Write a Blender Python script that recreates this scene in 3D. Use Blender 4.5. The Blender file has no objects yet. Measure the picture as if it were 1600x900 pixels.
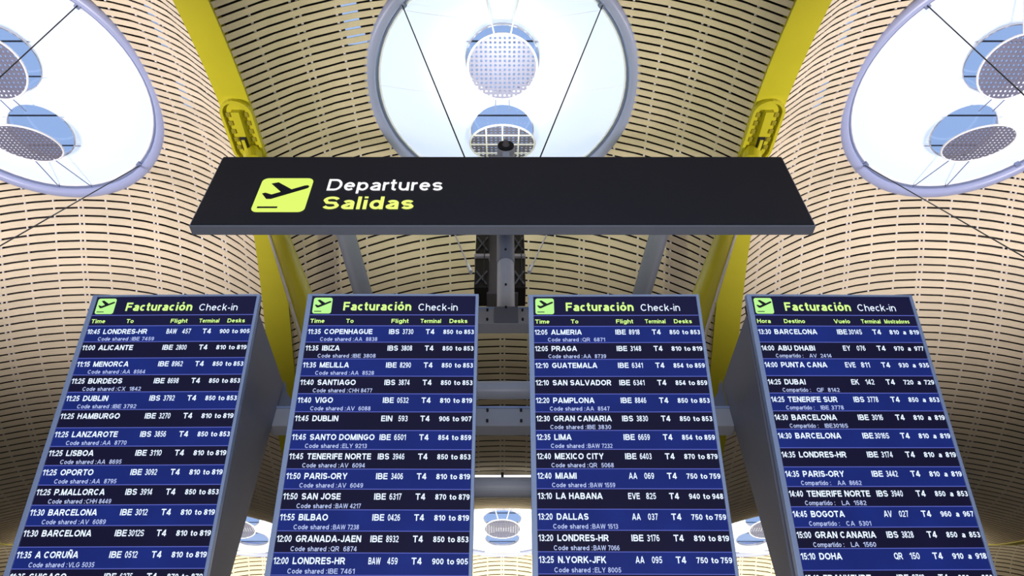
import bpy, bmesh, math, random
from mathutils import Vector, Matrix, Euler
random.seed(7)
D2R = math.pi/180
C = bpy.context.scene.collection
EYE = 1.6                      # lens height above the hall floor; all heights below are given from the lens

# ------------------------------------------------------------------ camera
PITCH = 45.78
cd = bpy.data.cameras.new('camera'); cd.sensor_width = 36.0; cd.lens = 36.0*1120/1600
cd.shift_x = 15/1600; cd.clip_end = 300
cam = bpy.data.objects.new('camera', cd); C.objects.link(cam)
cam.location = (0, 0, EYE); cam.rotation_euler = ((90+PITCH)*D2R, 0, 0)
bpy.context.scene.camera = cam

# ------------------------------------------------------------------ world, sun, lamps, exposure
sc = bpy.context.scene
sc.view_settings.view_transform = 'Standard'; sc.view_settings.look = 'None'
sc.view_settings.exposure = 0.0; sc.view_settings.gamma = 1.0
w = bpy.data.worlds.new('sky'); sc.world = w; w.use_nodes = True
w.node_tree.nodes['Background'].inputs[0].default_value = (0.42, 0.60, 0.98, 1)
w.node_tree.nodes['Background'].inputs[1].default_value = 0.9

def lamp(name, kind, loc, target, energy, color, **kw):
    l = bpy.data.lights.new(name, kind); l.energy = energy; l.color = color
    for k, v in kw.items(): setattr(l, k, v)
    o = bpy.data.objects.new(name, l); C.objects.link(o)
    o.location = (loc[0], loc[1], loc[2]+EYE)
    dv = Vector(target)-Vector(loc); o.rotation_euler = dv.to_track_quat('-Z', 'Y').to_euler()
    return o
lamp('sun', 'SUN', (0, 0, 40), (0.6, -0.6, 0), 3.3, (1.0, 0.98, 0.97), angle=0.05)
# up-lights hung under each skylight, throwing their light at the wooden roof
for sx in (-1, 1):
    lamp('hall_uplight', 'SPOT', (sx*9.2, 5.8, 5.6), (sx*8.9, 6.0, 12), 2250, (1.0, 0.94, 0.96), spot_size=132*D2R, spot_blend=0.75, shadow_soft_size=0.45)
lamp('hall_uplight', 'SPOT', (0, 6.1, 8.15), (0, 6.2, 12), 370, (0.97, 1.0, 0.66), spot_size=150*D2R, spot_blend=0.6, shadow_soft_size=0.25)
for sx in (-1, 0, 1):
    lamp('far_uplight', 'SPOT', (sx*9, 23.2, 5.6), (sx*9, 23.4, 12), 3600, (1.0, 0.93, 0.74), spot_size=136*D2R, spot_blend=0.6, shadow_soft_size=0.45)
lamp('skylight_fill', 'SPOT', (0, 5.9, 8.2), (0, 6.3, 12.4), 1300, (1.0, 1.0, 1.0), spot_size=44*D2R, spot_blend=1.0, shadow_soft_size=0.25)  # added unseen spot that brightens the middle of the central membrane
lamp('front_fill', 'AREA', (0, -7, 4), (0, 4, 4.2), 90, (0.75, 0.85, 1.0), shape='RECTANGLE', size=16, size_y=4)  # added broad fill from behind the lens; no window is built there
lamp('low_fill', 'AREA', (0, -1.2, -0.9), (0, 3.5, 3.6), 130, (1.0, 0.97, 0.96), shape='RECTANGLE', size=6, size_y=0.6)  # added low fill for the sign's underside and the boards, no real fixture

# ------------------------------------------------------------------ helpers
def lin(r, g, b):
    f = lambda c: (c/255/12.92) if c/255 <= 0.04045 else ((c/255+0.055)/1.055)**2.4
    return (f(r), f(g), f(b), 1)

def mat(name, col, rough=0.5, metal=0.0, noise=0.0, nscale=6.0, bump=0.0, spec=None, stretch=None):
    m = bpy.data.materials.new(name); m.use_nodes = True
    nt = m.node_tree; b = nt.nodes['Principled BSDF']
    b.inputs['Base Color'].default_value = col; b.inputs['Roughness'].default_value = rough
    b.inputs['Metallic'].default_value = metal
    if spec is not None: b.inputs['Specular IOR Level'].default_value = spec
    if noise or bump:
        tc = nt.nodes.new('ShaderNodeTexCoord'); mp = nt.nodes.new('ShaderNodeMapping')
        if stretch: mp.inputs['Scale'].default_value = stretch
        nz = nt.nodes.new('ShaderNodeTexNoise'); nz.inputs['Scale'].default_value = nscale; nz.inputs['Detail'].default_value = 4
        nt.links.new(tc.outputs['Object'], mp.inputs[0]); nt.links.new(mp.outputs[0], nz.inputs['Vector'])
        if noise:
            mx = nt.nodes.new('ShaderNodeMix'); mx.data_type = 'RGBA'
            mx.inputs[6].default_value = tuple(c*(1-noise) for c in col[:3])+(1,)
            mx.inputs[7].default_value = tuple(min(1, c*(1+noise)) for c in col[:3])+(1,)
            nt.links.new(nz.outputs['Fac'], mx.inputs[0]); nt.links.new(mx.outputs[2], b.inputs['Base Color'])
        if bump:
            bp = nt.nodes.new('ShaderNodeBump'); bp.inputs['Strength'].default_value = bump; bp.inputs['Distance'].default_value = 0.01
            nt.links.new(nz.outputs['Fac'], bp.inputs['Height']); nt.links.new(bp.outputs[0], b.inputs['Normal'])
    return m

def wood_mat(name, col):
    m = mat(name, col, rough=0.55)
    nt = m.node_tree; b = nt.nodes['Principled BSDF']
    tc = nt.nodes.new('ShaderNodeTexCoord'); mp = nt.nodes.new('ShaderNodeMapping'); mp.inputs['Scale'].default_value = (0.35, 14, 14)
    nz = nt.nodes.new('ShaderNodeTexNoise'); nz.inputs['Scale'].default_value = 2.5; nz.inputs['Detail'].default_value = 5
    oi = nt.nodes.new('ShaderNodeObjectInfo')
    n2 = nt.nodes.new('ShaderNodeTexNoise'); n2.inputs['Scale'].default_value = 0.9
    nt.links.new(tc.outputs['Object'], mp.inputs[0]); nt.links.new(mp.outputs[0], nz.inputs['Vector']); nt.links.new(tc.outputs['Object'], n2.inputs['Vector'])
    a = nt.nodes.new('ShaderNodeMath'); a.operation = 'ADD'; nt.links.new(nz.outputs['Fac'], a.inputs[0]); nt.links.new(n2.outputs['Fac'], a.inputs[1])
    a2 = nt.nodes.new('ShaderNodeMath'); a2.operation = 'MULTIPLY_ADD'; nt.links.new(oi.outputs['Random'], a2.inputs[0]); a2.inputs[1].default_value = 0.35; nt.links.new(a.outputs[0], a2.inputs[2])
    rp = nt.nodes.new('ShaderNodeMapRange'); rp.inputs[1].default_value = 0.6; rp.inputs[2].default_value = 1.7
    nt.links.new(a2.outputs[0], rp.inputs[0])
    mx = nt.nodes.new('ShaderNodeMix'); mx.data_type = 'RGBA'
    mx.inputs[6].default_value = tuple(c*0.86 for c in col[:3])+(1,); mx.inputs[7].default_value = tuple(min(1, c*1.1) for c in col[:3])+(1,)
    nt.links.new(rp.outputs[0], mx.inputs[0]); nt.links.new(mx.outputs[2], b.inputs['Base Color'])
    return m

def glow(name, col, strength=1.0, base=(0.01, 0.01, 0.015, 1), rough=0.35, noise=0.0):
    m = bpy.data.materials.new(name); m.use_nodes = True
    nt = m.node_tree; b = nt.nodes['Principled BSDF']
    b.inputs['Base Color'].default_value = base; b.inputs['Roughness'].default_value = rough; b.inputs['Specular IOR Level'].default_value = 0.15
    b.inputs['Emission Color'].default_value = col; b.inputs['Emission Strength'].default_value = strength
    if noise:      # slight unevenness of the screen's lamps
        tc = nt.nodes.new('ShaderNodeTexCoord'); nz = nt.nodes.new('ShaderNodeTexNoise'); nz.inputs['Scale'].default_value = 3
        mr = nt.nodes.new('ShaderNodeMapRange'); mr.inputs[3].default_value = strength*(1-noise); mr.inputs[4].default_value = strength*(1+noise)
        nt.links.new(tc.outputs['Object'], nz.inputs['Vector']); nt.links.new(nz.outputs['Fac'], mr.inputs[0]); nt.links.new(mr.outputs[0], b.inputs['Emission Strength'])
    return m

M = dict(
    slat=wood_mat('bamboo', lin(222, 206, 178)),
    back=mat('dark_felt', lin(34, 31, 34), 0.95, noise=0.2),
    batten=mat('pale_batten', lin(222, 217, 222), 0.45, noise=0.08),
    yellow=mat('yellow_paint', lin(200, 190, 38), 0.42, noise=0.05, nscale=2, bump=0.03),
    yellow_shade=mat('yellow_paint_shaded', lin(150, 140, 24), 0.5, noise=0.1),  # darker copy of the yellow paint, shade of the joint holes put into colour
    black=mat('black_metal', lin(22, 22, 26), 0.5, noise=0.2),
    ring=mat('blue_grey_paint', lin(160, 168, 205), 0.38, noise=0.05, nscale=3),
    collar=mat('grey_collar', lin(120, 132, 165), 0.5, noise=0.06),
    white=mat('white_paint', lin(238, 240, 246), 0.45, noise=0.03),
    steel=mat('brushed_steel', lin(192, 196, 208), 0.38, metal=0.0, noise=0.08, nscale=9),
    greyleg=mat('grey_paint', lin(128, 134, 152), 0.45, noise=0.06, nscale=3),
    box=mat('charcoal_cabinet', lin(132, 135, 152), 0.5, noise=0.12, nscale=3, bump=0.02),
    frame=mat('steel_blue_frame', lin(175, 196, 238), 0.35, metal=0.2, noise=0.04),
    sign=mat('sign_black', lin(42, 41, 50), 0.42, noise=0.06, nscale=4),
    signedge=mat('sign_edge', lin(150, 156, 172), 0.45, noise=0.05),
    cable=mat('dark_cable', lin(52, 56, 66), 0.4, metal=0.4, noise=0.1),
    grille=mat('grille_metal', lin(112, 112, 132), 0.4, metal=0.2, noise=0.1),
    floor=mat('stone_floor', lin(96, 92, 88), 0.35, noise=0.12, nscale=1.5),
    dark=mat('tower_brown', lin(110, 106, 108), 0.6, noise=0.15),
    brace=mat('tower_brace', lin(110, 112, 122), 0.45, noise=0.1),
    screen=glow('screen_dark', lin(22, 20, 62), 0.8),
    rowblue=glow('row_blue', lin(21, 38, 114), 1.0, noise=0.35),
    rowdark=glow('row_dark', lin(14, 12, 44), 1.0, noise=0.3),
    line=glow('row_line', lin(94, 104, 196), 1.0),
    txt=glow('text_white', lin(222, 236, 255), 1.25),
    txt2=glow('text_pale', lin(190, 205, 250), 1.0),
    green=glow('text_green', lin(212, 255, 140), 1.1),
    icon=glow('icon_green', lin(188, 250, 148), 1.0),
    iconblack=mat('icon_black', lin(16, 16, 30), 0.5, noise=0.05),
    signicon=glow('sign_icon', lin(228, 252, 112), 1.0),
    signwhite=glow('sign_white', lin(255, 255, 255), 1.05),
    signyel=glow('sign_yellow', lin(240, 255, 125), 1.05),
    tube=glow('lamp_tube', (1, 1, 1, 1), 1.2),
)
def translucent(name, col):
    m = bpy.data.materials.new(name); m.use_nodes = True; nt = m.node_tree
    nt.nodes.remove(nt.nodes['Principled BSDF']); out = nt.nodes['Material Output']
    t = nt.nodes.new('ShaderNodeBsdfTranslucent'); d = nt.nodes.new('ShaderNodeBsdfDiffuse'); mx = nt.nodes.new('ShaderNodeMixShader')
    nz = nt.nodes.new('ShaderNodeTexNoise'); nz.inputs['Scale'].default_value = 0.8
    cm = nt.nodes.new('ShaderNodeMix'); cm.data_type = 'RGBA'
    cm.inputs[6].default_value = tuple(c*0.95 for c in col[:3])+(1,); cm.inputs[7].default_value = col
    nt.links.new(nz.outputs['Fac'], cm.inputs[0])
    nt.links.new(cm.outputs[2], t.inputs[0]); nt.links.new(cm.outputs[2], d.inputs[0])
    mx.inputs[0].default_value = 0.5
    nt.links.new(t.outputs[0], mx.inputs[1]); nt.links.new(d.outputs[0], mx.inputs[2]); nt.links.new(mx.outputs[0], out.inputs[0])
    return m
M['membrane'] = translucent('white_membrane', (0.80, 0.87, 0.97, 1))
def pane_mat():
    m = bpy.data.materials.new('roof_glass'); m.use_nodes = True; nt = m.node_tree
    nt.nodes.remove(nt.nodes['Principled BSDF']); out = nt.nodes['Material Output']
    t = nt.nodes.new('ShaderNodeBsdfTransparent'); t.inputs[0].default_value = (0.93, 0.96, 1, 1)
    g = nt.nodes.new('ShaderNodeBsdfGlossy'); g.inputs['Roughness'].default_value = 0.05
    mx = nt.nodes.new('ShaderNodeMixShader'); mx.inputs[0].default_value = 0.06
    nt.links.new(t.outputs[0], mx.inputs[1]); nt.links.new(g.outputs[0], mx.inputs[2]); nt.links.new(mx.outputs[0], out.inputs[0])
    return m
M['glass'] = pane_mat()

def build(name, vf, m, parent=None, smooth=False):
    v, f = vf
    me = bpy.data.meshes.new(name); me.from_pydata([tuple(p) for p in v], [], f); me.update()
    if smooth:
        for p in me.polygons: p.use_smooth = True
    me.materials.append(M[m]); o = bpy.data.objects.new(name, me); C.objects.link(o)
    if parent is not None: o.parent = parent
    return o
def tag(o, label, cat, group=None, kind=None):
    if label: o['label'] = label
    if cat: o['category'] = cat
    if group: o['group'] = group
    if kind: o['kind'] = kind
    return o
def thing(name, loc, label, cat, group=None, rot=None):
    o = bpy.data.objects.new(name, None); C.objects.link(o); o.empty_display_size = 0.2
    o.location = (loc[0], loc[1], loc[2]+EYE)
    if rot: o.rotation_euler = rot
    return tag(o, label, cat, group)
def up(o):                       # top-level meshes are modelled from lens height
    o.location.z += EYE; return o
def join(*parts):
    V, Fc = [], []
    for v, f in parts:
        n = len(V); V += [Vector(p) for p in v]; Fc += [tuple(i+n for i in q) for q in f]
    return V, Fc
def box(x0, x1, y0, y1, z0, z1):
    v = [Vector(p) for p in [(x0,y0,z0),(x1,y0,z0),(x1,y1,z0),(x0,y1,z0),(x0,y0,z1),(x1,y0,z1),(x1,y1,z1),(x0,y1,z1)]]
    return v, [(0,3,2,1),(4,5,6,7),(0,1,5,4),(1,2,6,5),(2,3,7,6),(3,0,4,7)]
def bevbox(x0, x1, y0, y1, z0, z1, b=0.006):
    bm = bmesh.new(); v, f = box(x0, x1, y0, y1, z0, z1)
    vs = [bm.verts.new(p) for p in v]
    for q in f: bm.faces.new([vs[i] for i in q])
    bmesh.ops.bevel(bm, geom=list(bm.edges), offset=b, segments=2, affect='EDGES', profile=0.6)
    bm.verts.index_update()
    r = ([p.co.copy() for p in bm.verts], [tuple(x.index for x in q.verts) for q in bm.faces]); bm.free(); return r
def tube(a, b, r0, r1=None, n=16, caps=True):
    a, b = Vector(a), Vector(b); r1 = r0 if r1 is None else r1
    ax = (b-a).normalized(); u = ax.orthogonal().normalized(); w_ = ax.cross(u)
    V = []
    for p, r in ((a, r0), (b, r1)):
        for k in range(n):
            t = 2*math.pi*k/n; V.append(p+u*math.cos(t)*r+w_*math.sin(t)*r)
    F_ = [(k, (k+1) % n, n+(k+1) % n, n+k) for k in range(n)]
    if caps: F_ += [tuple(reversed(range(n))), tuple(range(n, 2*n))]
    return V, F_
def path(pts, rads, n=20, caps=True):
    pts = [Vector(p) for p in pts]; ax = (pts[-1]-pts[0]).normalized(); u = ax.orthogonal().normalized(); w_ = ax.cross(u)
    V = []; F_ = []
    for p, r in zip(pts, rads):
        V += [p+u*math.cos(2*math.pi*k/n)*r+w_*math.sin(2*math.pi*k/n)*r for k in range(n)]
    for i in range(len(pts)-1):
        F_ += [(i*n+k, i*n+(k+1) % n, (i+1)*n+(k+1) % n, (i+1)*n+k) for k in range(n)]
    if caps: F_ += [tuple(reversed(range(n))), tuple(range((len(pts)-1)*n, len(pts)*n))]
    return V, F_
def torus(R, r, n=72, m=14, z=0):
    V = []; F_ = []
    for i in range(n):
        a = 2*math.pi*i/n
        for j in range(m):
            b = 2*math.pi*j/m; V.append(Vector(((R+r*math.cos(b))*math.cos(a), (R+r*math.cos(b))*math.sin(a), z+r*math.sin(b))))
    for i in range(n):
        for j in range(m): F_.append((i*m+j, ((i+1) % n)*m+j, ((i+1) % n)*m+(j+1) % m, i*m+(j+1) % m))
    return V, F_
def wall(R, z0, z1, t=0.03, n=72):          # a closed ring wall
    V = []; F_ = []
    for i in range(n):
        a = 2*math.pi*i/n; c, s = math.cos(a), math.sin(a)
        V += [Vector((R*c, R*s, z0)), Vector((R*c, R*s, z1)), Vector(((R+t)*c, (R+t)*s, z1)), Vector(((R+t)*c, (R+t)*s, z0))]
    for i in range(n):
        j = (i+1) % n
        for k in range(4): F_.append((i*4+k, i*4+(k+1) % 4, j*4+(k+1) % 4, j*4+k))
    return V, F_
def disc(R, z0, z1, n=48):
    return tube((0, 0, z0), (0, 0, z1), R, n=n)
def move(vf, d): return [Vector(p)+Vector(d) for p in vf[0]], vf[1]
def xform(vf, Mx): return [Mx @ Vector(p) for p in vf[0]], vf[1]
def prism(poly, y0, y1):                    # polygon in x,z pushed through y
    n = len(poly); V = [Vector((p[0], y0, p[1])) for p in poly]+[Vector((p[0], y1, p[1])) for p in poly]
    return V, [tuple(range(n)), tuple(reversed(range(n, 2*n)))]+[(i, i+n, (i+1) % n+n, (i+1) % n) for i in range(n)]

# lettering ---------------------------------------------------------
# every letter is a set of strokes of even thickness on a grid where capitals are 1 high
def arc(cx, cy, rx, ry, a0, a1, n=None):
    n = n or max(4, int(abs(a1-a0)/20))
    return [(cx+rx*math.cos((a0+(a1-a0)*k/n)*D2R), cy+ry*math.sin((a0+(a1-a0)*k/n)*D2R)) for k in range(n+1)]
def glyph(c, h):
    T, B, XH = 1-h, h, .73-h
    def ell(W, y0, y1): return arc(W/2, (y0+y1)/2, W/2-h, (y1-y0)/2-h, 0, 360, 22)
    def bowl(y0, y1, xr, xl=None):
        r = (y1-y0)/2; xl = h if xl is None else xl
        return [(xl, y1)]+arc(xr-r, (y0+y1)/2, r, r, 90, -90)+[(xl, y0)]
    if c == 'A': return .98, [[(h*.9, 0), (.49-h*.15, 1)], [(.98-h*.9, 0), (.49+h*.15, 1)], [(.2, .3), (.78, .3)]]
    if c == 'B': return .84, [[(h, 0), (h, 1)], bowl(.5, T, .78-h), bowl(B, .53, .84-h)]
    if c == 'C': return .90, [arc(.45, .5, .45-h, .5-h, 42, 318)]
    if c == 'D': return .88, [[(h, 0), (h, 1)], [(h, T)]+arc(.88-h-.36, .5, .36, .5-h, 90, -90)+[(h, B)]]
    if c == 'E': return .74, [[(h, 0), (h, 1)], [(h, T), (.72, T)], [(h, .52), (.69, .52)], [(h, B), (.74, B)]]
    if c == 'F': return .68, [[(h, 0), (h, 1)], [(h, T), (.68, T)], [(h, .5), (.62, .5)]]
    if c == 'G': return .95, [arc(.475, .5, .475-h, .5-h, 42, 330)+[(.95-h, .48)], [(.5, .46), (.95, .46)]]
    if c == 'H': return .82, [[(h, 0), (h, 1)], [(.82-h, 0), (.82-h, 1)], [(h, .53), (.82-h, .53)]]
    if c == 'I': return 2*h, [[(h, 0), (h, 1)]]
    if c == 'J': return .64, [[(.64-h, 1)]+arc(.32, .3, .32-h, .3-h, 0, -175)]
    if c == 'K': return .88, [[(h, 0), (h, 1)], [(.82-h, 1), (h, .33)], [(.36, .58), (.88-h, 0)]]
    if c == 'L': return .70, [[(h, 0), (h, 1)], [(h, B), (.70, B)]]
    if c == 'M': return 1.0, [[(h, 0), (h, 1)], [(1-h, 0), (1-h, 1)], [(h, 1), (.5, .02)], [(1-h, 1), (.5, .02)]]
    if c in 'NÑ':
        p = [[(h, 0), (h, 1)], [(.84-h, 0), (.84-h, 1)], [(h, 1), (.84-h, 0)]]
        if c == 'Ñ': p.append([(.2, 1.10), (.32, 1.2), (.52, 1.12), (.64, 1.22)])
        return .84, p
    if c == 'O': return 1.0, [ell(1.0, 0, 1)]
    if c == 'P': return .80, [[(h, 0), (h, 1)], bowl(.42, T, .80-h)]
    if c == 'Q': return 1.0, [ell(1.0, 0, 1), [(.58, .25), (.95, -.03)]]
    if c == 'R': return .88, [[(h, 0), (h, 1)], bowl(.46, T, .82-h), [(.45, .46), (.88-h, 0)]]
    if c in 'Ss':
        W, top = (.82, 1) if c == 'S' else (.62, .73)
        r = (top-2*h)/4; cx = W/2; rx = W/2-h
        return W, [arc(cx, top-h-r, rx, r, 20, 180, 8)+[(cx-rx*.6, top/2+h*.15), (cx+rx*.6, top/2-h*.15)]+arc(cx, h+r, rx, r, 0, -160, 8)]
    if c == 'T': return .80, [[(.4, 0), (.4, 1)], [(0, T), (.8, T)]]
    if c == 'U': return .82, [[(h, 1)]+arc(.41, .34, .41-h, .34-h, 180, 360)+[(.82-h, 1)]]
    if c == 'V': return .92, [[(h*.8, 1), (.46-h*.1, 0)], [(.92-h*.8, 1), (.46+h*.1, 0)]]
    if c == 'W': return 1.3, [[(h*.8, 1), (.34, 0)], [(.34, 0), (.65, 1)], [(.65, 1), (.96, 0)], [(.96, 0), (1.3-h*.8, 1)]]
    if c == 'X': return .9, [[(h, 0), (.9-h, 1)], [(h, 1), (.9-h, 0)]]
    if c == 'Y': return .9, [[(h, 1), (.45, .42)], [(.9-h, 1), (.45, .42)], [(.45, .48), (.45, 0)]]
    if c == 'Z': return .8, [[(.03, T), (.75-h*.3, T), (.05+h*.3, B), (.8, B)]]
    if c == '0': return .68, [ell(.68, 0, 1)]
    if c == '1': return .46, [[(.46-h, 0), (.46-h, 1)], [(.02, .70), (.46-h, .93)]]
    if c == '2': return .68, [arc(.34, T-.28+h*.4, .34-h, .28-h*.4, 165, -30, 9)+[(h*.9, B), (.68, B)]]
    if c in '38':
        if c == '8': return .68, [arc(.34, .755, .29-h*.8, .245-h*.75, 0, 360, 18), arc(.34, .275, .34-h, .275-h, 0, 360, 20)]
        return .68, [arc(.34, .74, .31-h, .26-h, 155, -80, 10)+[(.28, .52)], [(.28, .52)]+arc(.34, .27+h*.1, .34-h, .27-h*.7, 85, -160, 11)]
    if c == '4': return .72, [[(.5, 0), (.5, 1)], [(.47, .95), (.06, .28)], [(.02, .26), (.72, .26)]]
    if c == '5': return .68, [[(.62, T), (.2, T), (.13, .5)]+arc(.33, .33, .35-h, .33-h, 125, -155, 12)]
    if c == '6': return .68, [arc(.34, .33, .34-h, .33-h, 0, 360, 20), arc(.37, .5, .37-h, .5-h, 180, 50, 8)]
    if c == '9': return .68, [arc(.34, .67, .34-h, .33-h, 0, 360, 20), arc(.31, .5, .37-h, .5-h, 0, -130, 8)]
    if c == '7': return .66, [[(.02, T), (.66-h*.8, T), (.38, .45), (.27, 0)]]
    if c == ':': return 2*h, [[(h, 0), (h, 2*h)], [(h, .73-2*h), (h, .73)]]
    if c == '.': return 2*h, [[(h, 0), (h, 2*h)]]
    if c == '-': return .36, [[(.02, .33), (.34, .33)]]
    if c == ' ': return .30, []
    o = lambda W: arc(W/2, .365, W/2-h, .365-h, 0, 360, 20)
    if c == 'a': return .62, [[(.62-h, 0), (.62-h, .48)]+arc(.32, .48, .30-h, .25-h, 0, 155, 7), [(.62-h, .42), (.28, .38)]+arc(.26, .205, .26-h, .205-h, 95, 270, 8)+[(.42, h), (.62-h, .2)]]
    if c == 'c': return .62, [arc(.31, .365, .31-h, .365-h, 48, 312)]
    if c == 'd': return .68, [o(.66), [(.68-h, 0), (.68-h, 1)]]
    if c == 'e': return .66, [arc(.33, .365, .33-h, .365-h, 0, 318)[0:], [(h, .38), (.66-h*.5, .38)]]
    if c == 'f': return .38, [[(.16, 0)]+arc(.36, .80, .20, .20-h, 180, 90), [(0, .66), (.38, .66)]]
    if c == 'g': return .68, [o(.66), [(.68-h, .73)]+arc(.34, -.02, .34-h, .25-h, 0, -160)]
    if c in 'hn': return .64, [[(h, 0), (h, 1 if c == 'h' else .73)], [(h, .35)]+arc(.32, .40, .32-h, .33-h, 170, 0)+[(.64-h, 0)]]
    if c == 'i': return 2*h, [[(h, 0), (h, .73)], [(h, 1-1.5*h), (h, 1)]]
    if c == 'k': return .62, [[(h, 0), (h, 1)], [(.58-h, .73), (h, .22)], [(.28, .42), (.62-h, 0)]]
    if c == 'l': return 2*h, [[(h, 0), (h, 1)]]
    if c == 'm': return 1.0, [[(h, 0), (h, .73)], [(h, .35)]+arc(.27+h*.2, .42, .27-h*.6, .31-h, 170, 0)+[(.5, 0)], [(.5, .35)]+arc(.75-h*.4, .42, .27-h*.6, .31-h, 170, 0)+[(1-h, 0)]]
    if c in 'oó': return .68, [o(.68)]+([[(.32, .84), (.44, 1.02)]] if c == 'ó' else [])
    if c == 'p': return .68, [arc(.35, .365, .33-h, .365-h, 0, 360, 20), [(h, -.26), (h, .73)]]
    if c == 'r': return .36, [[(h, 0), (h, .73)], [(h, .35)]+arc(.34, .38, .36-h, .35-h, 170, 85)]
    if c == 't': return .34, [[(.13, .95)]+arc(.31, .18, .18, .18-h, 180, 275), [(-.04, .66), (.33, .66)]]
    if c == 'u': return .64, [[(.64-h, 0), (.64-h, .73)], [(h, .73)]+arc(.32, .33, .32-h, .33-h, 180, 350)]
    if c == 'v': return .62, [[(h*.8, .73), (.31, 0)], [(.62-h*.8, .73), (.31, 0)]]
    return .5, []
def ribbon(P, h):
    n = len(P); closed = n > 3 and math.hypot(P[0][0]-P[-1][0], P[0][1]-P[-1][1]) < 1e-6
    if closed: P = P[:-1]; n -= 1
    V = []
    for i in range(n):
        a = P[i-1] if (i or closed) else P[i]; b = P[(i+1) % n] if (i < n-1 or closed) else P[i]
        d1 = Vector((P[i][0]-a[0], P[i][1]-a[1])); d2 = Vector((b[0]-P[i][0], b[1]-P[i][1]))
        if d1.length < 1e-9: d1 = d2
        if d2.length < 1e-9: d2 = d1
        d1.normalize(); d2.normalize(); m_ = (d1+d2)
        if m_.length < .3: m_ = d2.copy()
        m_.normalize(); k = h/max(.55, m_.dot(d2)); nx_, ny_ = -m_.y*k, m_.x*k
        V += [(P[i][0]+nx_, P[i][1]+ny_), (P[i][0]-nx_, P[i][1]-ny_)]
    F_ = [(2*i, 2*i+1, 2*i+3, 2*i+2) for i in range(n-1)]
    if closed: F_.append((2*n-2, 2*n-1, 1, 0))
    return V, F_
def text_vf(s, cap, width=None, bold=0.0, cond=1.0, x=0.0, z=0.0, y=0.0):
    h = .055+bold*2.0      # half a stroke
    V = []; F_ = []; pen = 0.0; sp = .17-h*.45
    for c in s:
        W, strokes = glyph(c, h)
        for P in strokes:
            v, f = ribbon(P, h); n = len(V)
            V += [(p[0]+pen, p[1]) for p in v]; F_ += [tuple(i+n for i in q) for q in f]
        pen += W+sp
    x0 = min(v[0] for v in V); x1 = max(v[0] for v in V)
    kx = cap*cond if width is None else width/(x1-x0)
    return [Vector((x+(v[0]-x0)*kx, y, z+v[1]*cap)) for v in V], F_

# ------------------------------------------------------------------ the roof's shape
KN = [(-6, 8.0), (-2, 7.7), (1, 8.95), (4.3, 10.35), (7.2, 10.9), (9.2, 10.42), (12.3, 8.95), (15.4, 8.2), (18, 8.85), (21.1, 10.35), (24, 10.9), (26, 10.42), (29.1, 8.95), (32.8, 8.2), (36, 8.75)]
PER = 16.8
def beam_z(d, KN=KN):
    for i in range(1, len(KN)-2):
        if d <= KN[i+1][0] or i == len(KN)-3:
            (xa, a), (x0, p0), (x1, p1), (xb, b) = KN[i-1], KN[i], KN[i+1], KN[i+2]
            m0 = (p1-a)/(x1-xa); m1 = (b-p0)/(xb-x0); h = x1-x0; t = (d-x0)/h
            return (2*t**3-3*t*t+1)*p0+(t**3-2*t*t+t)*h*m0+(-2*t**3+3*t*t)*p1+(t**3-t*t)*h*m1
BAY = 9.0; HB = 4.5
KA = [(-6, 9.4), (-2, 9.0), (1, 10.7), (4.3, 12.26), (6.7, 12.52), (9.1, 12.32), (10.4, 11.4), (12.4, 10.1), (15.4, 9.1), (18, 9.85), (21.1, 12.26), (23.5, 12.52), (25.9, 12.32), (27.2, 11.4), (29.2, 10.1), (32.8, 9.3), (36, 10.3)]
def roof_z(u, d):
    # full round vault over the skylights, a plain shallow vault on the slopes between them
    b = beam_z(d, KN); q = min(1.0, abs(u)/4.25)
    dd = d if d < 15 else d-PER
    t = math.exp(-((dd-7.2)/2.0)**2) if dd > 7.2 else (1.0 if dd > 3 else math.exp(-((dd-3)/2.0)**2))
    return b+(beam_z(d, KA)-b)*(t*(1-q**2.9)+(1-t)*(1-q**1.9))
SKY_D, SKY_Z, SKY_R = 6.7, 12.28, 2.45
ROWS = []
d = -3.0
while d < 33:
    ROWS.append(d)
    sl = (beam_z(d+.01)-beam_z(d-.01))/.02
    d += 0.152/math.sqrt(1+sl*sl)
def sky_ds(): return (SKY_D, SKY_D+PER)
XE = HB-0.26
def slat_vf(xc, dc, xa, xb):
    sl = (beam_z(dc+.01)-beam_z(dc-.01))/.02; L = math.sqrt(1+sl*sl); hw = 0.0555/L
    n = max(3, int((xb-xa)/0.45)); V = []
    for i in range(n+1):
        u = xa+(xb-xa)*i/n
        for dd, up_ in ((dc-hw, 0), (dc+hw, 0), (dc+hw, .016), (dc-hw, .016)):
            V.append(Vector((xc+u, dd, roof_z(u, dd)+up_)))
    F_ = [(0,1,2,3), tuple(n*4+k for k in (3,2,1,0))]
    for i in range(n):
        for k in range(4): F_.append((i*4+k, (i+1)*4+k, (i+1)*4+(k+1) % 4, i*4+(k+1) % 4))
    return V, F_
def spans(dc, has_sky=True):
    out = [(-XE, XE)]
    if has_sky:
        for sd in sky_ds():
            q = (SKY_R+0.05)**2-(dc-sd)**2
            if q > 0:
                h = math.sqrt(q); out = [(-XE, -h), (h, XE)]
    return out

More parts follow.
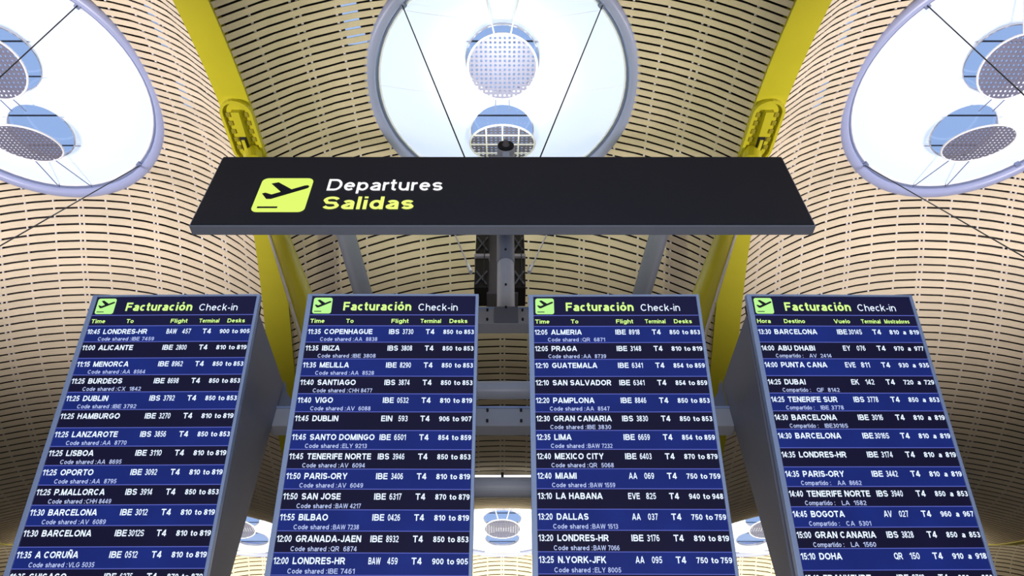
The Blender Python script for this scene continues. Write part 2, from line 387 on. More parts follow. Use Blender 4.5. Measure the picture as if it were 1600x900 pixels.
# places where the lining stops short and daylight shows through the gaps between slats
LEAKS = [(0, -2.8, -2.4, 4.9, 5.9), (-1, 2.95, 3.2, 4.8, 5.7), (-1, 3.0, 3.3, 6.5, 7.0), (1, -3.2, -2.95, 4.8, 5.7), (1, -3.3, -3.0, 6.5, 7.0)]
BAYNAME = {0: 'central bay', -1: 'left bay', 1: 'right bay', -2: 'far left bay', 2: 'far right bay'}
for b in (0, -1, 1, -2, 2):
    xc = b*BAY
    # dark lining above the slats with round openings for the skylights
    V = []; F_ = []; idx = {}
    nx, ds = 36, [x for x in ROWS[::2]]
    def vtx(u, dd, key):
        if key not in idx:
            idx[key] = len(V)
            for sd in sky_ds():
                r = math.hypot(u, dd-sd); RR = SKY_R+.06
                if abs(r-RR) < .19 and abs(b) < 2: u, dd = u*RR/r, sd+(dd-sd)*RR/r
            V.append(Vector((xc+u, dd, roof_z(u, dd)+0.17)))
        return idx[key]
    for i in range(nx):
        for j in range(len(ds)-1):
            um = -HB+9*(i+.5)/nx; dm = (ds[j]+ds[j+1])/2
            if any((um**2+(dm-sd)**2) < (SKY_R+0.06)**2 for sd in sky_ds()) and abs(b) < 2: continue
            if any(bb == b and ua < um < ub and da_ < dm < db_ for bb, ua, ub, da_, db_ in LEAKS): continue
            F_.append(tuple(vtx(-HB+9*a/nx, ds[c], (a, c)) for a, c in ((i, j), (i+1, j), (i+1, j+1), (i, j+1))))
    ceil = up(build('ceiling', (V, F_), 'back')); ceil['kind'] = 'structure'
    ceil['label'] = 'dark vaulted roof lining of the ' + BAYNAME[b] + ' behind pale bamboo slats'
    near = abs(b) <= 1
    stuff = []
    for r in ROWS:
        for xa, xb in spans(r, abs(b) < 2):
            vf = slat_vf(xc, r, xa, xb)
            if near and 2.6 < r < 19.6: build('slat', vf, 'slat', ceil)
            elif (r < 19.6 and near) or r > 18: stuff.append(vf)
    o = build('slat_field', join(*stuff), 'slat', ceil); o['kind'] = 'stuff'
    # pale battens running along the vault, seen through the gaps; doubled where panels meet
    if near: segs = [(-2.5, 33.5)]
    else: segs = [(18, 33.5)]
    us = []
    for k in range(-7, 8):
        u = k*0.56
        us += [u-0.045, u+0.045] if k % 3 == 0 else [u]
    for u in us:
        for (da, db) in segs:
            runs = []; cur = []
            dd = da
            while dd <= db:
                inside = near and any(u*u+(dd-sd)**2 < (SKY_R-0.03)**2 for sd in sky_ds())
                if inside:
                    if len(cur) > 1: runs.append(cur)
                    cur = []
                else: cur.append(dd)
                dd += 0.3
            if len(cur) > 1: runs.append(cur)
            parts = []
            for run in runs:
                vv = []; ff = []
                for dd in run:
                    z = roof_z(u, dd)+0.018
                    vv += [Vector((xc+u-.018, dd, z)), Vector((xc+u+.018, dd, z)), Vector((xc+u+.018, dd, z+.03)), Vector((xc+u-.018, dd, z+.03))]
                n = len(run)-1
                ff = [(0,1,2,3), tuple(n*4+k for k in (3,2,1,0))]
                for i in range(n):
                    for k in range(4): ff.append((i*4+k, (i+1)*4+k, (i+1)*4+(k+1) % 4, i*4+(k+1) % 4))
                parts.append((vv, ff))
            build('batten', join(*parts), 'batten', ceil)

# ------------------------------------------------------------------ floor
for nm, bb in (('wall_back', (-28, 28, -14.3, -14, -EYE, 9.5)), ('wall_front', (-28, 28, 38, 38.3, -EYE, 9.5)), ('wall_left', (-28.3, -28, -14, 38, -EYE, 9.5)), ('wall_right', (28, 28.3, -14, 38, -EYE, 9.5))):
    o = up(build(nm, box(*bb), 'floor')); o['kind'] = 'structure'; o['label'] = 'plain pale wall of the hall'
fl = build('floor', box(-40, 40, -20, 60, -EYE-0.2, -EYE), 'floor'); up(fl); fl['kind'] = 'structure'; fl['label'] = 'pale stone floor of the departure hall'

# ------------------------------------------------------------------ yellow roof beams with their joint plates
def beam_vf(hw, dep):
    V = []; F_ = []; n = 0; d = -3.0
    while d <= 32.7:
        z = beam_z(d)
        V += [Vector((-hw, d, z-.03)), Vector((hw, d, z-.03)), Vector((hw, d, z+dep)), Vector((-hw, d, z+dep))]; n += 1; d += 0.3
    F_ = [(0,1,2,3), tuple((n-1)*4+k for k in (3,2,1,0))]
    for i in range(n-1):
        for k in range(4): F_.append((i*4+k, (i+1)*4+k, (i+1)*4+(k+1) % 4, i*4+(k+1) % 4))
    return V, F_
def stadium(hw, hl, n=12):
    P = []
    for k in range(n+1):
        t = math.pi*k/n; P.append((hw*math.cos(t), hl-hw+hw*math.sin(t)))
    for k in range(n+1):
        t = math.pi+math.pi*k/n; P.append((hw*math.cos(t), -(hl-hw)+hw*math.sin(t)))
    return P
names = {-4.5: 'left of the departures sign', 4.5: 'right of the departures sign', -13.5: 'beyond the left bay', 13.5: 'beyond the right bay'}
for X in (-4.5, 4.5, -13.5, 13.5):
    b = thing('roof_beam', (X, 7.2, 10.9), 'wavy yellow steel roof beam running away '+names[X], 'beam')
    o = build('girder', beam_vf(0.255, 0.45), 'yellow', b, smooth=False); o.location = (0, -7.2, -10.9)
    if abs(X) < 5:
        s = -1 if X < 0 else 1
        # joint plate hangs under the flange, drawn in its own frame: x across, y along beam, z down
        dm = 6.72; sl = (beam_z(dm+.3)-beam_z(dm-.3))/.6
        J = Matrix.Translation((0, dm-7.2, beam_z(dm)-0.03-10.9)) @ Matrix.Rotation(math.atan(sl), 4, 'X') @ Matrix.Rotation(math.pi/2, 4, 'X')
        # after this x=across, z=along(+ = far... ), y=down
        hw, hl = 0.27, 0.66
        outer = stadium(hw, hl); inner = stadium(hw-.05, hl-.05)
        n = len(outer); V = []
        for yy in (0, .10):
            V += [Vector((p[0], yy, p[1])) for p in outer]
        for yy in (.10, .03):
            V += [Vector((p[0], yy, p[1])) for p in inner]
        F_ = []
        for a in range(3):
            F_ += [(a*n+i, a*n+(i+1) % n, (a+1)*n+(i+1) % n, (a+1)*n+i) for i in range(n)]
        rim = (V, F_)
        Jf = J @ Matrix.Scale(-1, 4, (0, 1, 0))
        build('joint_rim', xform(rim, Jf), 'yellow', b)
        build('joint_plate', xform(prism(inner, .0, .045), Jf), 'yellow', b)
        for side in (-1, 1):
            for k in range(5):
                z0 = -0.33+k*0.17
                build('notch_shade', xform(bevbox(side*.155-.04, side*.155+.04, .04, .065, z0-.045, z0+.045, .008), Jf), 'yellow_shade', b)  # raised blocks whose darker yellow stands for shade inside the notches
        build('joint_fin', xform(prism([(-.05, -.5), (.05, -.5), (.07, .45), (-.07, .45)], .045, .13), Jf), 'yellow', b)
        build('slot_shade', xform(bevbox(-.06, .06, .10, .145, -.45, -.05, .01), Jf), 'black', b)  # black block standing for the shade deep in the slot
        build('joint_pin', xform(bevbox(-.03, .03, .12, .17, -.40, -.1, .01), Jf), 'yellow', b)

# leaning yellow legs, widest at mid height, and the slim conduits strapped to them
for s in (-1, 1):
    side = 'left' if s < 0 else 'right'
    top = Vector((s*4.43, 7.15, 10.68)); low = Vector((s*0.9, 9.0, 3.0)); foot = top+(low-top)*((10.68+1.6)/(10.68-3.0))
    foot = Vector((foot.x, foot.y, -1.6)); L = foot-top
    lg = thing('roof_column', foot, 'leaning yellow tapered steel column behind the '+side+' middle flight board', 'column')
    ts = [0, .03, .10, .2, .33, .5, .7, .88, 1.0]; rs = [.10, .135, .155, .185, .235, .27, .25, .17, .10]
    build('shaft', path([top+L*t-foot for t in ts], rs, 28), 'yellow', lg, smooth=True)
    build('top_socket', tube(top-foot+Vector((0, 0, .12)), top-foot+L*0.012, .16, .17, 24), 'yellow', lg)
    build('base_plate', bevbox(-.35, .35, -.35, .35, 0, .06), 'greyleg', lg)
    off = Vector((-s*-0.20, -.10, 0))
    pts = [top+L*t-foot+Vector((s*(r*0.80+.02), -r*0.75, 0)) for t, r in zip(ts, rs)]
    cn = build('conduit', path(pts[1:7], [.022]*6, 8), 'batten', lg, smooth=True)
    for t, r in ((.12, .16), (.25, .20), (.36, .24)):
        p = top+L*t-foot; q = p+Vector((s*(r*0.80+.02), -r*0.75, 0))
        build('strap', tube(p, q+(q-p).normalized()*.03, .014, n=8), 'yellow', lg)
    # grey leaning columns farther back
    t2 = Vector((s*3.03, 8.83, 10.65)); m2 = Vector((s*2.63, 9.49, 9.61)); k = (t2.z+1.6)/(t2.z-m2.z); f2 = t2+(m2-t2)*k
    gl = thing('roof_column', f2, 'leaning grey steel column farther back, '+side+' of the central pole', 'column')
    t2 = t2+(t2-m2)*1.2; L2 = f2-t2
    build('shaft', path([t2+L2*t-f2 for t in (0, .1, .3, .6, 1)], [.20, .18, .155, .13, .11], 24), 'greyleg', gl, smooth=True)
    build('base_plate', bevbox(-.3, .3, -.3, .3, 0, .06), 'greyleg', gl)

# ------------------------------------------------------------------ skylights with hanging reflectors
RT = math.radians(1.5)
def make_skylight(X, dy, label, detail=True):
    t = thing('skylight', (X, SKY_D+dy, SKY_Z), label, 'skylight', rot=(RT, 0, 0))
    build('ring', torus(SKY_R+.02, .115), 'ring', t, smooth=True)
    build('collar', wall(SKY_R-.13, -.02, .10), 'collar', t)
    build('skirt', wall(SKY_R+.03, -.05, .45, .035), 'ring', t)
    build('inner_lip', torus(SKY_R-.15, .022, m=8, z=.015), 'white', t, smooth=True)
    # stretched white membrane, with two round holes
    holes = [(0, -.66, .65), (0, .86, .60)]
    bm = bmesh.new(); Rm = SKY_R-.12
    def zz(x, y): return .03-.20*(1-(x*x+y*y)/Rm**2)
    NG = 46; g = 2*Rm/NG; grid = {}
    def snap(x, y):
        r = math.hypot(x, y)
        if abs(r-Rm) < g*.72: x, y = x*Rm/r, y*Rm/r
        for hx, hy, hr in holes:
            q = math.hypot(x-hx, y-hy)
            if abs(q-hr) < g*.72: x, y = hx+(x-hx)*hr/q, hy+(y-hy)*hr/q
        return x, y
    for i in range(NG+1):
        for j in range(NG+1):
            x, y = snap(-Rm+i*g, -Rm+j*g); grid[i, j] = bm.verts.new((x, y, zz(x, y)))
    for i in range(NG):
        for j in range(NG):
            q = [grid[i, j], grid[i+1, j], grid[i+1, j+1], grid[i, j+1]]
            c = sum((v.co for v in q), Vector())/4
            if math.hypot(c.x, c.y) > Rm-.01: continue
            if any(math.hypot(c.x-hx, c.y-hy) < hr-.005 for hx, hy, hr in holes): continue
            try: bm.faces.new(q)
            except ValueError: pass
    for v in [v for v in bm.verts if not v.link_faces]: bm.verts.remove(v)
    bm.verts.index_update()
    vf = ([v.co.copy() for v in bm.verts], [tuple(v.index for v in f.verts) for f in bm.faces]); bm.free()
    build('membrane', vf, 'membrane', t, smooth=True)
    for yy in (-1.5, -.05, 1.55):      # sewn seams of the membrane
        h = math.sqrt(Rm*Rm-yy*yy)-.02
        pts = []; 
        for k in range(17):
            x = -h+2*h*k/16; y = yy+.12*(1-(x/h)**2); pts.append((x, y, zz(x, y)-.004))
        if yy == -.05: build('seam', path(pts, [.004]*17, 5), 'white', t)
        else: build('seam', path(pts, [.004]*17, 5), 'white', t)
    for hx, hy, hr in holes:
        z0 = zz(hx, hy)
        fr = build('port_frame', move(wall(hr-.005, z0-.01, z0+.07, .02, 48), (hx, hy, 0)), 'white', t)
        build('pane', move(disc(hr+.01, z0+.07, z0+.08), (hx, hy, 0)), 'glass', fr)
        build('glazing_bar', box(hx-hr, hx+hr, hy-.33, hy-.305, z0+.045, z0+.065), 'cable', fr)
        build('glazing_bar', box(hx-hr, hx+hr, hy+.36, hy+.38, z0+.045, z0+.065), 'cable', fr)
    for a in (-43, -137, 48, 132):
        c, s_ = math.cos(a*D2R), math.sin(a*D2R); R_ = SKY_R-.10
        o = build('cable_fitting', bevbox(-.07, .07, -.05, .05, -.06, .05, .012), 'collar', t)
        o.location = (R_*c, R_*s_, 0); o.rotation_euler = (0, 0, a*D2R)
    return t

def grille_vf(R, pitch, bw, th):
    parts = []; k = -int(R/pitch)
    while k*pitch < R:
        c = k*pitch
        if abs(c) < R-.01:
            h = math.sqrt(R*R-c*c)
            parts.append(box(-h, h, c-bw/2, c+bw/2, -th, 0)); parts.append(box(c-bw/2, c+bw/2, -h, h, -th*.7, .004))
        k += 1
    return join(*parts)
def make_reflector(loc, tilt, label, group, cross=False):
    t = thing('reflector_disc', loc, label, 'reflector', group, rot=(tilt, 0, 0))
    o = build('grille', grille_vf(.605, .082, .044, .008), 'grille', t); 
    build('rim', torus(.61, .02, 56, 8), 'white', t, smooth=True)
    if cross:
        for c in (-.3, 0, .3):
            h = math.sqrt(.36-c*c)
            build('cross_bar', box(-h, h, c-.014, c+.014, -.025, -.010), 'white', t)
            build('cross_bar', box(c-.014, c+.014, -h, h, -.026, -.011), 'white', t)
    return t
TA, TB = 2*D2R, 24*D2R
def rod(a, b, r, label, cat, m='white', name='hanger_rod', group=None, fit=False):
    a, b = Vector(a), Vector(b)
    t = thing(name, b, label, cat, group)
    build('rod' if name == 'hanger_rod' else 'cable', tube(a-b, (0, 0, 0), r, n=8), m, t)
    if fit:
        dv = (a-b).normalized()
        build('turnbuckle', tube((0, 0, 0), dv*.28, r*2.4, r*1.8, n=10), 'white', t)
    return t
WHERE = {0: 'central', -1: 'left', 1: 'right'}
def below(X, dy, x, y, z=0.0): return Vector((X+x, SKY_D+dy+y, SKY_Z+z+math.sin(RT)*y))
for b in (0, -1, 1):
    X = b*BAY; wn = WHERE[b]
    where = {0: 'above the departures sign', -1: 'in the upper left corner', 1: 'in the upper right corner'}[b]
    make_skylight(X, 0, 'large round white skylight with blue grey ring '+where, True)
    A = (X, 6.0, 11.72); B = (X, 7.5, 11.62)
    make_reflector(A, -TA, 'round perforated reflector disc, upper one under the '+wn+' skylight', 'reflector discs')
    make_reflector(B, TB, 'round perforated reflector disc, lower one under the '+wn+' skylight', 'reflector discs', b == 0)
    for s in (-1, 1):
        sd = 'left' if s < 0 else 'right'
        rod(below(X, 0, s*.42, -2.36), (X+s*.14, 6.0-.60, 11.74), .014, 'slim white rod, '+sd+' one holding the top of the '+wn+' upper reflector', 'rod')
        rod((X+s*.12, 6.6, 11.70), (X+s*.13, 6.95, 11.44+.45-.03), .010, 'short grey rod, '+sd+' one joining both '+wn+' reflector discs', 'rod', 'collar')
        rod(below(X, 0, s*.35, 2.36), (X+s*.2, 7.5+.53, 11.62+.24-.0), .010, 'slim grey rod, '+sd+' one between lower reflector and rim of '+wn+' skylight', 'rod', 'collar')
for b in (0, -1, 1):
    X = b*BAY
    where = {0: 'low between the two middle flight boards', -1: 'low between the two left flight boards', 1: 'low between the two right flight boards'}[b]
    make_skylight(X, PER, 'distant round white skylight seen '+where, False)
    wn = WHERE[b]
    make_reflector((X, 6+PER, 11.72), -TA, 'distant perforated reflector disc, nearer one under the far '+wn+' skylight', 'distant reflector discs')
    make_reflector((X, 7.5+PER, 11.62), TB, 'distant perforated reflector disc, farther one under the far '+wn+' skylight', 'distant reflector discs')
    for s in (-1, 1):
        rod(below(X, PER, s*.42, -2.36), (X+s*.14, 6+PER-.60, 11.74), .016, 'thin white rod, '+('left' if s < 0 else 'right')+' one holding the distant reflector under the far '+wn+' skylight', 'rod')

# hanging equipment cradle behind the pole, on four stay cables from the ring
TY = 6.1
tw = thing('equipment_cradle', (0, TY, 6.12), 'dark braced equipment cradle hanging behind the central steel pole', 'equipment')
build('centre_panel', bevbox(-.19, .19, -.05, .25, 0, 1.75, .01), 'dark', tw)
for s in (-1, 1):
    xa, xb = (-.34, -.17) if s < 0 else (.13, .28)
    for z0, z1 in ((.03, .56), (.64, 1.2), (1.26, 1.75)):
        bo = build('side_box', bevbox(xa, xb, -.12, .2, z0, z1, .01), 'black', tw)
        for (p, q) in (((xa+.02, z0+.05), (xb-.02, z1-.25)), ((xb-.02, z0+.05), (xa+.02, z1-.25))):
            build('brace', tube((p[0], -.13, p[1]), (q[0], -.13, q[1]), .012, n=6), 'brace', bo)
    build('tie_shelf', bevbox(xa-.01, xb+.01, -.14, .2, .575, .625, .006), 'batten', tw)
    build('side_wire', tube(((xa+xb)/2+.03, -.16, .1), ((xa+xb)/2+.03, -.16, 1.75), .006, n=6), 'cable', tw)
# ring fittings (plan angle) of the stays
def fitp(X, a): return below(X, 0, (SKY_R-.1)*math.cos(a*D2R), (SKY_R-.1)*math.sin(a*D2R), -.04)
for s, sd in ((-1, 'left'), (1, 'right')):
    rod(fitp(0, -90+s*47), (s*.27, TY-.1, 7.87), .011, 'thin dark stay cable crossing the '+sd+' half of the central skylight', 'cable', 'cable', 'stay_cable')
    rod(fitp(0, 90-s*42), (s*.36-.03, TY-.05, 6.50), .011, 'pale stay cable with white turnbuckle just '+sd+' of the pole below the sign', 'cable', 'batten', 'stay_cable', fit=True)
for b in (-1, 1):
    sd = 'left' if b < 0 else 'right'; X = b*BAY; nb = -b
    rod(fitp(X, -90+nb*47), (X+nb*.27, TY-.1, 7.6), .011, 'thin dark cable crossing the '+sd+' corner skylight towards its upper reflector', 'cable', 'cable', 'stay_cable')
    rod(fitp(X, 90-nb*42), (b*7.83, 6.1, 5.0), .011, 'long thin cable running from the '+sd+' corner skylight rim down to the frame edge', 'cable', 'cable', 'stay_cable')

# strip lamp on the descending vault, far off between the middle boards
sl_d = 14.9
st = thing('strip_lamp', (0, sl_d, roof_z(0, sl_d)-.16), 'thin white strip lamp on the roof, seen low between the middle boards', 'lamp')
build('tube', tube((-1.6, 0, -.02), (1.6, 0, -.02), .028, n=10), 'tube', st)
for x in (-.75, 0, .75): build('clip', bevbox(x-.03, x+.03, -.05, .05, -.06, .06, .008), 'black', st)

# ------------------------------------------------------------------ the carrying frame: pole, arm, crossbars
PD = 4.19
po = thing('sign_pole', (0, PD, 3.90), 'grey steel pole rising behind the departures sign between the middle boards', 'pole')
px = .028
build('shaft', tube((px, 0, .117), (px, 0, 1.14), .074, n=28), 'steel', po, smooth=False)
build('collar', tube((px, 0, .70), (px, 0, 1.08), .079, n=28), 'greyleg', po)
build('arm', tube((px, 0, 1.11), (px, -.93, 1.11), .072, n=28), 'steel', po)
ec = build('end_cap', tube((px, -.925, 1.11), (px, -.945, 1.11), .068, .066, n=28), 'black', po)
build('cap_boss', tube((px, -.94, 1.11), (px, -.99, 1.11), .032, .014, n=18), 'dark', ec)
build('cap_hook', move(xform(torus(.018, .005, 20, 6), Matrix.Rotation(math.pi/2, 4, 'Y')), (px, -.99, 1.13)), 'steel', ec)
for z in (.10, .36, .80): build('bolt', tube((px, -.08, z), (px, -.092, z), .009, n=10), 'black', po)
build('arm_bolt', tube((px, -.9, 1.042), (px, -.9, 1.034), .012, n=10), 'black', po)
build('bracket', bevbox(-.10, .10, -1.006, -.86, .45, .86, .01), 'steel', po)
build('bracket_web', bevbox(px-.03, px+.03, -.92, -.80, .80, 1.06, .006), 'steel', po)
build('foot_plate', bevbox(px-.095, px+.095, -.075, -.06, -.052, .118, .004), 'greyleg', po)

def crossbar(x0, x1, z0, z1, label, bolts=(), round_=False, gus=False):
    t = thing('crossbar', (0, 4.13, z0), label, 'beam')
    if round_:
        r = (z1-z0)/2; build('rail', tube((x0, 0, r), (x1, 0, r), r, n=28), 'steel', t)
    else:
        build('rail', bevbox(x0, x1, 0, .12, 0, z1-z0, .008), 'steel', t)
        build('top_edge', bevbox(x0, x1, -.012, .0, z1-z0-.014, z1-z0, .003), 'frame', t)
    for bx in bolts:
        for bz in (.035, z1-z0-.035): build('bolt', tube((bx, -.02, bz), (bx, 0, bz), .009, n=10), 'black', t)
    if gus:
        for s in (-1, 1):
            P = []
            xs = s*1.60
            for k in range(9):
                a = k/8; P.append((xs+s*.0+(-s)*(.13*(1-a)**1.0), .16+.0+.22*(1-(1-a)**.4)*1.0))
            poly = [(xs, .14)]+[(xs-s*.16, .14)]+[(xs-s*(.16*(1-a)**1.6), .16+.26*a) for a in (0, .2, .4, .6, .8, 1.0)]
            build('gusset', prism(poly, .02, .10), 'greyleg', t)
    return t
crossbar(-.62, .62, 3.845, 4.017, 'topmost grey crossbar with four bolts at the foot of the pole', (-.12, .16))
crossbar(-.62, .62, 3.123, 3.253, 'rounded grey crossbar, second from top between middle boards', (), True)
crossbar(-1.62, 1.62, 2.881, 3.04, 'long bolted grey crossbar tying all four boards together', (-.105, .13), gus=True)
crossbar(-.62, .62, 2.343, 2.47, 'lowest rounded grey crossbar between the middle boards', (), True)

# ------------------------------------------------------------------ departures sign
PLANE = [(-.30, .33), (-.17, .37), (.13, .155), (.36, .27), (.42, .28), (.455, .25), (.44, .20), (.40, .175), (-.20, -.13), (-.29, -.13), (-.41, .03), (-.35, .055), (-.22, .0), (-.06, .08)]
def rrect(x0, x1, z0, z1, r, n=6):
    P = []
    for cx, cz, a0 in ((x1-r, z1-r, 0), (x0+r, z1-r, 90), (x0+r, z0+r, 180), (x1-r, z0+r, 270)):
        for k in range(n+1):
            a = (a0+90*k/n)*D2R; P.append((cx+r*math.cos(a), cz+r*math.sin(a)))
    return P
def pictogram(parent, x0, x1, z0, z1, y, m, name='pictogram'):
    ic = build(name, prism(rrect(x0, x1, z0, z1, (x1-x0)*.12), y-.002, y), m, parent)
    cx, cz, sx, sz = (x0+x1)/2, (z0+z1)/2, (x1-x0), (z1-z0)
    # flip winding so the front faces the viewer
    build('plane_symbol', prism([(cx+p[0]*sx, cz+p[1]*sz) for p in PLANE], y-.0035, y-.0021), 'iconblack', ic)
    build('runway_symbol', prism([(cx-.40*sx, cz-.395*sz), (cx-.02*sx, cz-.395*sz), (cx-.02*sx, cz-.35*sz), (cx-.40*sx, cz-.35*sz)], y-.0035, y-.0021), 'iconblack', ic)
    return ic
sg = thing('departures_sign', (0, 3.1, 3.80), 'long black hanging sign reading Departures Salidas with plane pictogram', 'sign')
build('face', bevbox(-2.13, 2.13, 0, .012, .01, .822, .003), 'sign', sg)
build('casing', bevbox(-2.14, 2.14, .008, .088, 0, .824, .004), 'signedge', sg)
pictogram(sg, -1.757, -1.383, .143, .541, 0, 'signicon')
build('lettering', text_vf('Departures', .139, .835, .012, x=-1.268, z=.390, y=-.003), 'signwhite', sg)['label'] = 'white word Departures'
build('lettering', text_vf('Salidas', .146, .645, .019, x=-1.268, z=.172, y=-.003), 'signyel', sg)['label'] = 'yellow green word Salidas'

# ------------------------------------------------------------------ flight boards
T1 = [('10:45','LONDRES-HR','BAW','457','900','905','IBE 7459'),('11:00','ALICANTE','IBE','2800','810','819',''),('11:15','MENORCA','IBE','8962','850','853','AA  8564'),
('11:25','BURDEOS','IBE','8698','850','853','CX  1842'),('11:25','DUBLIN','IBS','3792','850','853','IBE 3792'),('11:25','HAMBURGO','IBE','3270','810','819',''),
('11:25','LANZAROTE','IBS','3856','850','853','AA  8770'),('11:25','LISBOA','IBE','3110','810','819','AA  8695'),('11:25','OPORTO','IBE','3092','810','819','AA  8795'),
('11:25','P.MALLORCA','IBS','3914','850','853','CHH 8449'),('11:30','BARCELONA','IBE','3012','810','819','AV  6089'),('11:30','BARCELONA','IBE','3012S','810','819',''),
('11:35','A CORUÑA','IBE','0512','810','819','VLG 5035'),('11:35','CHICAGO','IBE','6275','870','879','')]
T2 = [('11:35','COPENHAGUE','IBS','3730','850','853','AA  8838'),('11:35','IBIZA','IBS','3808','850','853','IBE 3808'),('11:35','MELILLA','IBE','8290','850','853','AA  8528'),
('11:40','SANTIAGO','IBS','3874','850','853','CHH 8477'),('11:40','VIGO','IBE','0532','810','819','AV  6088'),('11:45','DUBLIN','EIN','593','906','907',''),
('11:45','SANTO DOMINGO','IBE','6501','854','859','ELY 9213'),('11:45','TENERIFE NORTE','IBS','3946','850','853','AV  6094'),('11:50','PARIS-ORY','IBE','3406','810','819','AV  6049'),
('11:50','SAN JOSE','IBE','6317','870','879','BAW 4217'),('11:55','BILBAO','IBE','0426','810','819','BAW 7238'),('12:00','GRANADA-JAEN','IBE','8932','850','853','QR  6874'),
('12:00','LONDRES-HR','BAW','459','900','905','IBE 7461')]
T3 = [('12:05','ALMERIA','IBE','8918','850','853','QR  6871'),('12:05','PRAGA','IBE','3148','810','819','AA  8739'),('12:10','GUATEMALA','IBE','6341','854','859',''),
('12:10','SAN SALVADOR','IBE','6341','854','859',''),('12:20','PAMPLONA','IBE','8846','850','853','AA  8547'),('12:30','GRAN CANARIA','IBS','3830','850','853','IBE 3830'),
('12:35','LIMA','IBE','6659','854','859','BAW 7232'),('12:40','MEXICO CITY','IBE','6403','870','879','QR  5068'),('12:40','MIAMI','AA','069','750','759','BAW 1559'),
('13:10','LA HABANA','EVE','825','940','948',''),('13:20','DALLAS','AA','037','750','759','BAW 1513'),('13:20','LONDRES-HR','IBE','3176','810','819','BAW 7066'),
('13:25','N.YORK-JFK','AA','095','750','759','ELY 8005')]
T4 = [('13:30','BARCELONA','IBE','3014S','810','819',''),('14:00','ABU DHABI','EY','076','970','977','AV  2414'),('14:00','PUNTA CANA','EVE','811','930','935',''),
('14:25','DUBAI','EK','142','720','729','QF  8142'),('14:25','TENERIFE SUR','IBS','3778','850','853','IBE 3778'),('14:30','BARCELONA','IBE','3016','810','819','IBE3016S'),
('14:30','BARCELONA','IBE','3016S','810','819',''),('14:35','LONDRES-HR','IBE','3174','810','819',''),('14:35','PARIS-ORY','IBE','3442','810','819','AA  8662'),
('14:40','TENERIFE NORTE','IBS','3940','850','853','LA  1582'),('14:45','BOGOTA','AV','027','960','967','CA  5301'),('15:00','GRAN CANARIA','IBS','3828','850','853','LA  1560'),
('15:10','DOHA','QR','150','910','918',''),('15:10','FRANKFURT','IBE','8719','850','853','')]
EN = dict(time='Time', to='To', flight='Flight', term='Terminal', desk='Desks', sep='to', code='Code shared :')
ES = dict(time='Hora', to='Destino', flight='Vuelo', term='Terminal', desk='Mostradores', sep='a', code='Compartido :')
ROW = .1129; S0 = .226; IL, IW = -.519, 1.049
def X_(u): return IL+IW*u
NR = 16; PH = S0+NR*ROW+.02
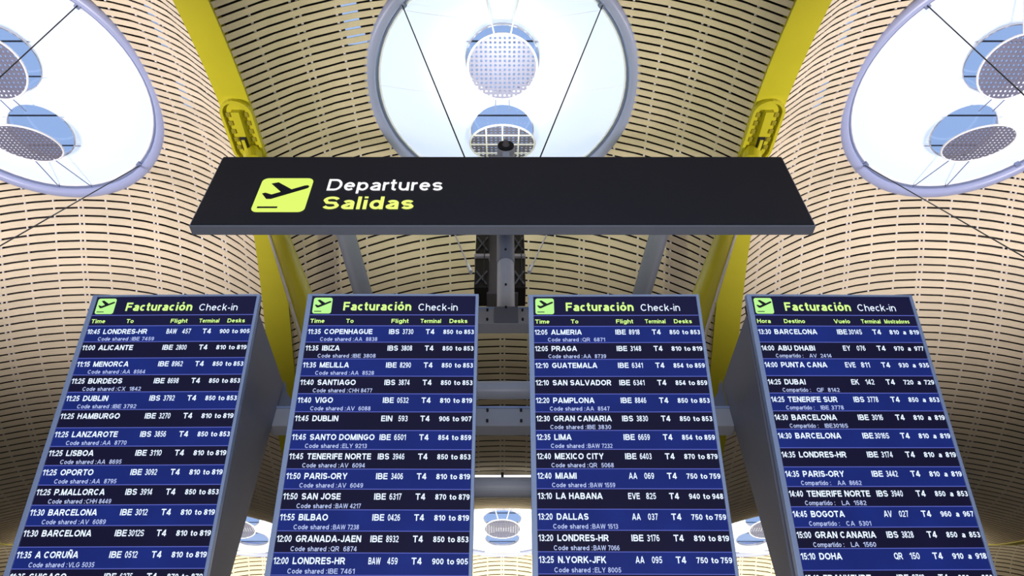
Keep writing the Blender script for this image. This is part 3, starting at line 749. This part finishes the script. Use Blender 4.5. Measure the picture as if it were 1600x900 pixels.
def make_board(loc, yaw, tilt, roll, rows, lang, label, first_blue=True, inset=0.0):
    E_ = Matrix.Rotation(yaw, 4, 'Z') @ Matrix.Rotation(tilt, 4, 'X') @ Matrix.Rotation(roll, 4, 'Y')
    t = thing('flight_board', loc, label, 'display board', 'check-in flight boards', rot=E_.to_euler())
    # casing: vertical back, flat top, leaning front; corners given in upright axes then turned into the board's frame
    inv = E_.inverted()
    hw = .548-inset
    tl = math.tan(tilt); zb = -math.cos(tilt)*PH
    bk = 4.133-loc[1]
    prof = [(.045, -.10), (bk, -.10), (bk, zb-.02), (-zb*tl+.06, zb-.02)]
    V = []
    for x in (-hw, hw):
        for (y, z) in prof: V.append(inv @ Vector((x, y if y != .045 else .10*tl+.065, z)))
    F_ = [(0,1,2,3), (7,6,5,4), (0,4,5,1), (1,5,6,2), (2,6,7,3), (3,7,4,0)]
    build('casing', (V, F_), 'box', t)
    build('neck', bevbox(-hw+.02, hw-.02, .03, .12, -PH+.05, -.03, .004), 'black', t)
    # housing rim: four bars
    f1 = bevbox(-.55, IL, -.004, .04, -PH, 0, .004); f2 = bevbox(IL+IW, .55, -.004, .04, -PH, 0, .004)
    build('frame_side', f1, 'frame', t); build('frame_side', f2, 'frame', t)
    build('frame_top', bevbox(IL-.001, IL+IW+.001, -.003, .04, -.014, 0, .003), 'frame', t)
    build('frame_bottom', bevbox(IL-.001, IL+IW+.001, -.003, .04, -PH, -PH+.014, .003), 'frame', t)
    build('screen', box(IL, IL+IW, .006, .04, -PH+.014, -.014), 'screen', t)
    Y = .0045; yt = .002
    # title strip
    hd = build('title_strip', box(X_(0), X_(1), Y, .0065, -.150, -.014), 'screen', t)
    pictogram(hd, X_(.012), X_(.126), -.139, -.026, yt+.002, 'icon')
    build('title_text', text_vf('Facturación', .061, X_(.611)-X_(.198), .022, x=X_(.198), z=-.118, y=yt), 'green', hd)
    build('title_text', text_vf('Check-in', .049, X_(.893)-X_(.655), .004, x=X_(.655), z=-.118, y=yt), 'txt', hd)
    build('line', box(X_(0), X_(1), .0015, .004, -.151, -.147), 'line', hd)
    ch = build('heading_strip', box(X_(0), X_(1), Y, .0065, -S0, -.151), 'screen', t)
    spec = [('time', .009, .095), ('to', .225, .27), ('flight', .498, .601), ('term', .673, .796), ('desk', .847, .955)]
    if lang is ES: spec = [('time', .009, .092), ('to', .175, .305), ('flight', .485, .585), ('term', .655, .775), ('desk', .800, .955)]
    for key, a, b in spec:
        build('heading_text', text_vf(lang[key], .0285, X_(b)-X_(a), .018, x=X_(a), z=-.206, y=yt), 'green', ch)
    build('line', box(X_(0), X_(1), .0015, .004, -S0-.002, -S0+.002), 'line', ch)
    for i in range(NR):
        z1 = -S0-i*ROW; z0 = z1-ROW
        blue = (i % 2 == 0) == first_blue
        r = build('flight_row', box(X_(0), X_(1), Y, .0065, z0, z1), 'rowblue' if blue else 'rowdark', t)
        build('line', box(X_(0), X_(1), .0015, .004, z0-.0018, z0+.0018), 'line', r)
        if i >= len(rows): continue
        tm, to, al, nu, d0, d1, cs = rows[i]
        zb_ = z1-.51*ROW; cap = .305*ROW
        build('time_text', text_vf(tm, cap, X_(.081)-X_(.004), .016, x=X_(.004), z=zb_, y=yt), 'txt', r)
        build('destination_text', text_vf(to, cap, None, .022, cond=DCOND, x=X_(.103), z=zb_, y=yt), 'txt', r)
        spread = {2: .045, 3: .062}[len(al)]
        fx = .489 + (.012 if len(al) == 2 else 0)
        a_ = text_vf(al, cap, IW*spread, .018, x=X_(fx), z=zb_, y=yt)
        nw = {3: .052, 4: .064, 5: .082}[len(nu)]; nx_ = {3: .585, 4: .570, 5: .560}[len(nu)]
        n_ = text_vf(nu, cap, IW*nw, .012, x=X_(nx_), z=zb_, y=yt)
        build('airline_text', a_, 'txt', r); build('flight_number_text', n_, 'txt', r)
        build('terminal_text', text_vf('T4', cap, IW*.052, .018, x=X_(.708), z=zb_, y=yt), 'txt', r)
        p = [text_vf(d0, cap*.86, IW*.058, .018, x=X_(.813), z=zb_+.001, y=yt), text_vf(d1, cap*.86, IW*.058, .018, x=X_(.937), z=zb_+.001, y=yt)]
        if lang['sep'] == 'to': p.append(text_vf('to', cap*.86, IW*.036, .018, x=X_(.889), z=zb_+.001, y=yt))
        else: p.append(text_vf('a', cap*.86, IW*.018, .018, x=X_(.896), z=zb_+.001, y=yt))
        [build('desk_text', q_, 'txt', r) for q_ in p]
        if cs:
            zc = z1-.93*ROW; c2 = .225*ROW
            wcode = .20 if lang is EN else .165
            q = [text_vf(lang['code'], c2, IW*wcode, .012, x=X_(.083), z=zc, y=yt)]
            q.append(text_vf(cs, c2, IW*.0168*len(cs), .012, x=X_(.289 if lang is EN else .285), z=zc, y=yt))
            build('code_share_text', q[0], 'txt2', r); build('shared_flight_text', q[1], 'txt2', r)
    return t
_w = text_vf('SAN SALVADOR', .305*ROW, None, .022)
DCOND = (IW*.339)/(max(v.x for v in _w[0])-min(v.x for v in _w[0]))
make_board((-2.139, 3.315, 3.344), -.47*D2R, 16.1*D2R, 0, T1, EN, 'leftmost flight board, top row Londres-HR at 10:45')
make_board((-.702, 3.244, 3.278), -.35*D2R, 16.71*D2R, .34*D2R, T2, EN, 'flight board second from left, top row Copenhague at 11:35', inset=.03)
make_board((.719, 3.268, 3.297), -.89*D2R, 17.1*D2R, .53*D2R, T3, EN, 'flight board third from left, top row Almeria at 12:05', inset=.03)
make_board((2.147, 3.317, 3.346), 1.44*D2R, 18.14*D2R, -.84*D2R, T4, ES, 'rightmost flight board, headed in Spanish, top row Barcelona at 13:30')
# posts that carry the boards (below the frame of the photograph)
for x, wn in ((-2.14, 'leftmost'), (-.70, 'second'), (.72, 'third'), (2.15, 'rightmost')):
    p = thing('board_post', (x, 4.02, -1.6), 'grey steel post standing under the '+wn+' flight board', 'post')
    build('shaft', tube((0, 0, 0), (0, 0, 2.86), .07, n=20), 'steel', p)
    build('base_plate', bevbox(-.2, .2, -.2, .2, 0, .02, .004), 'steel', p)
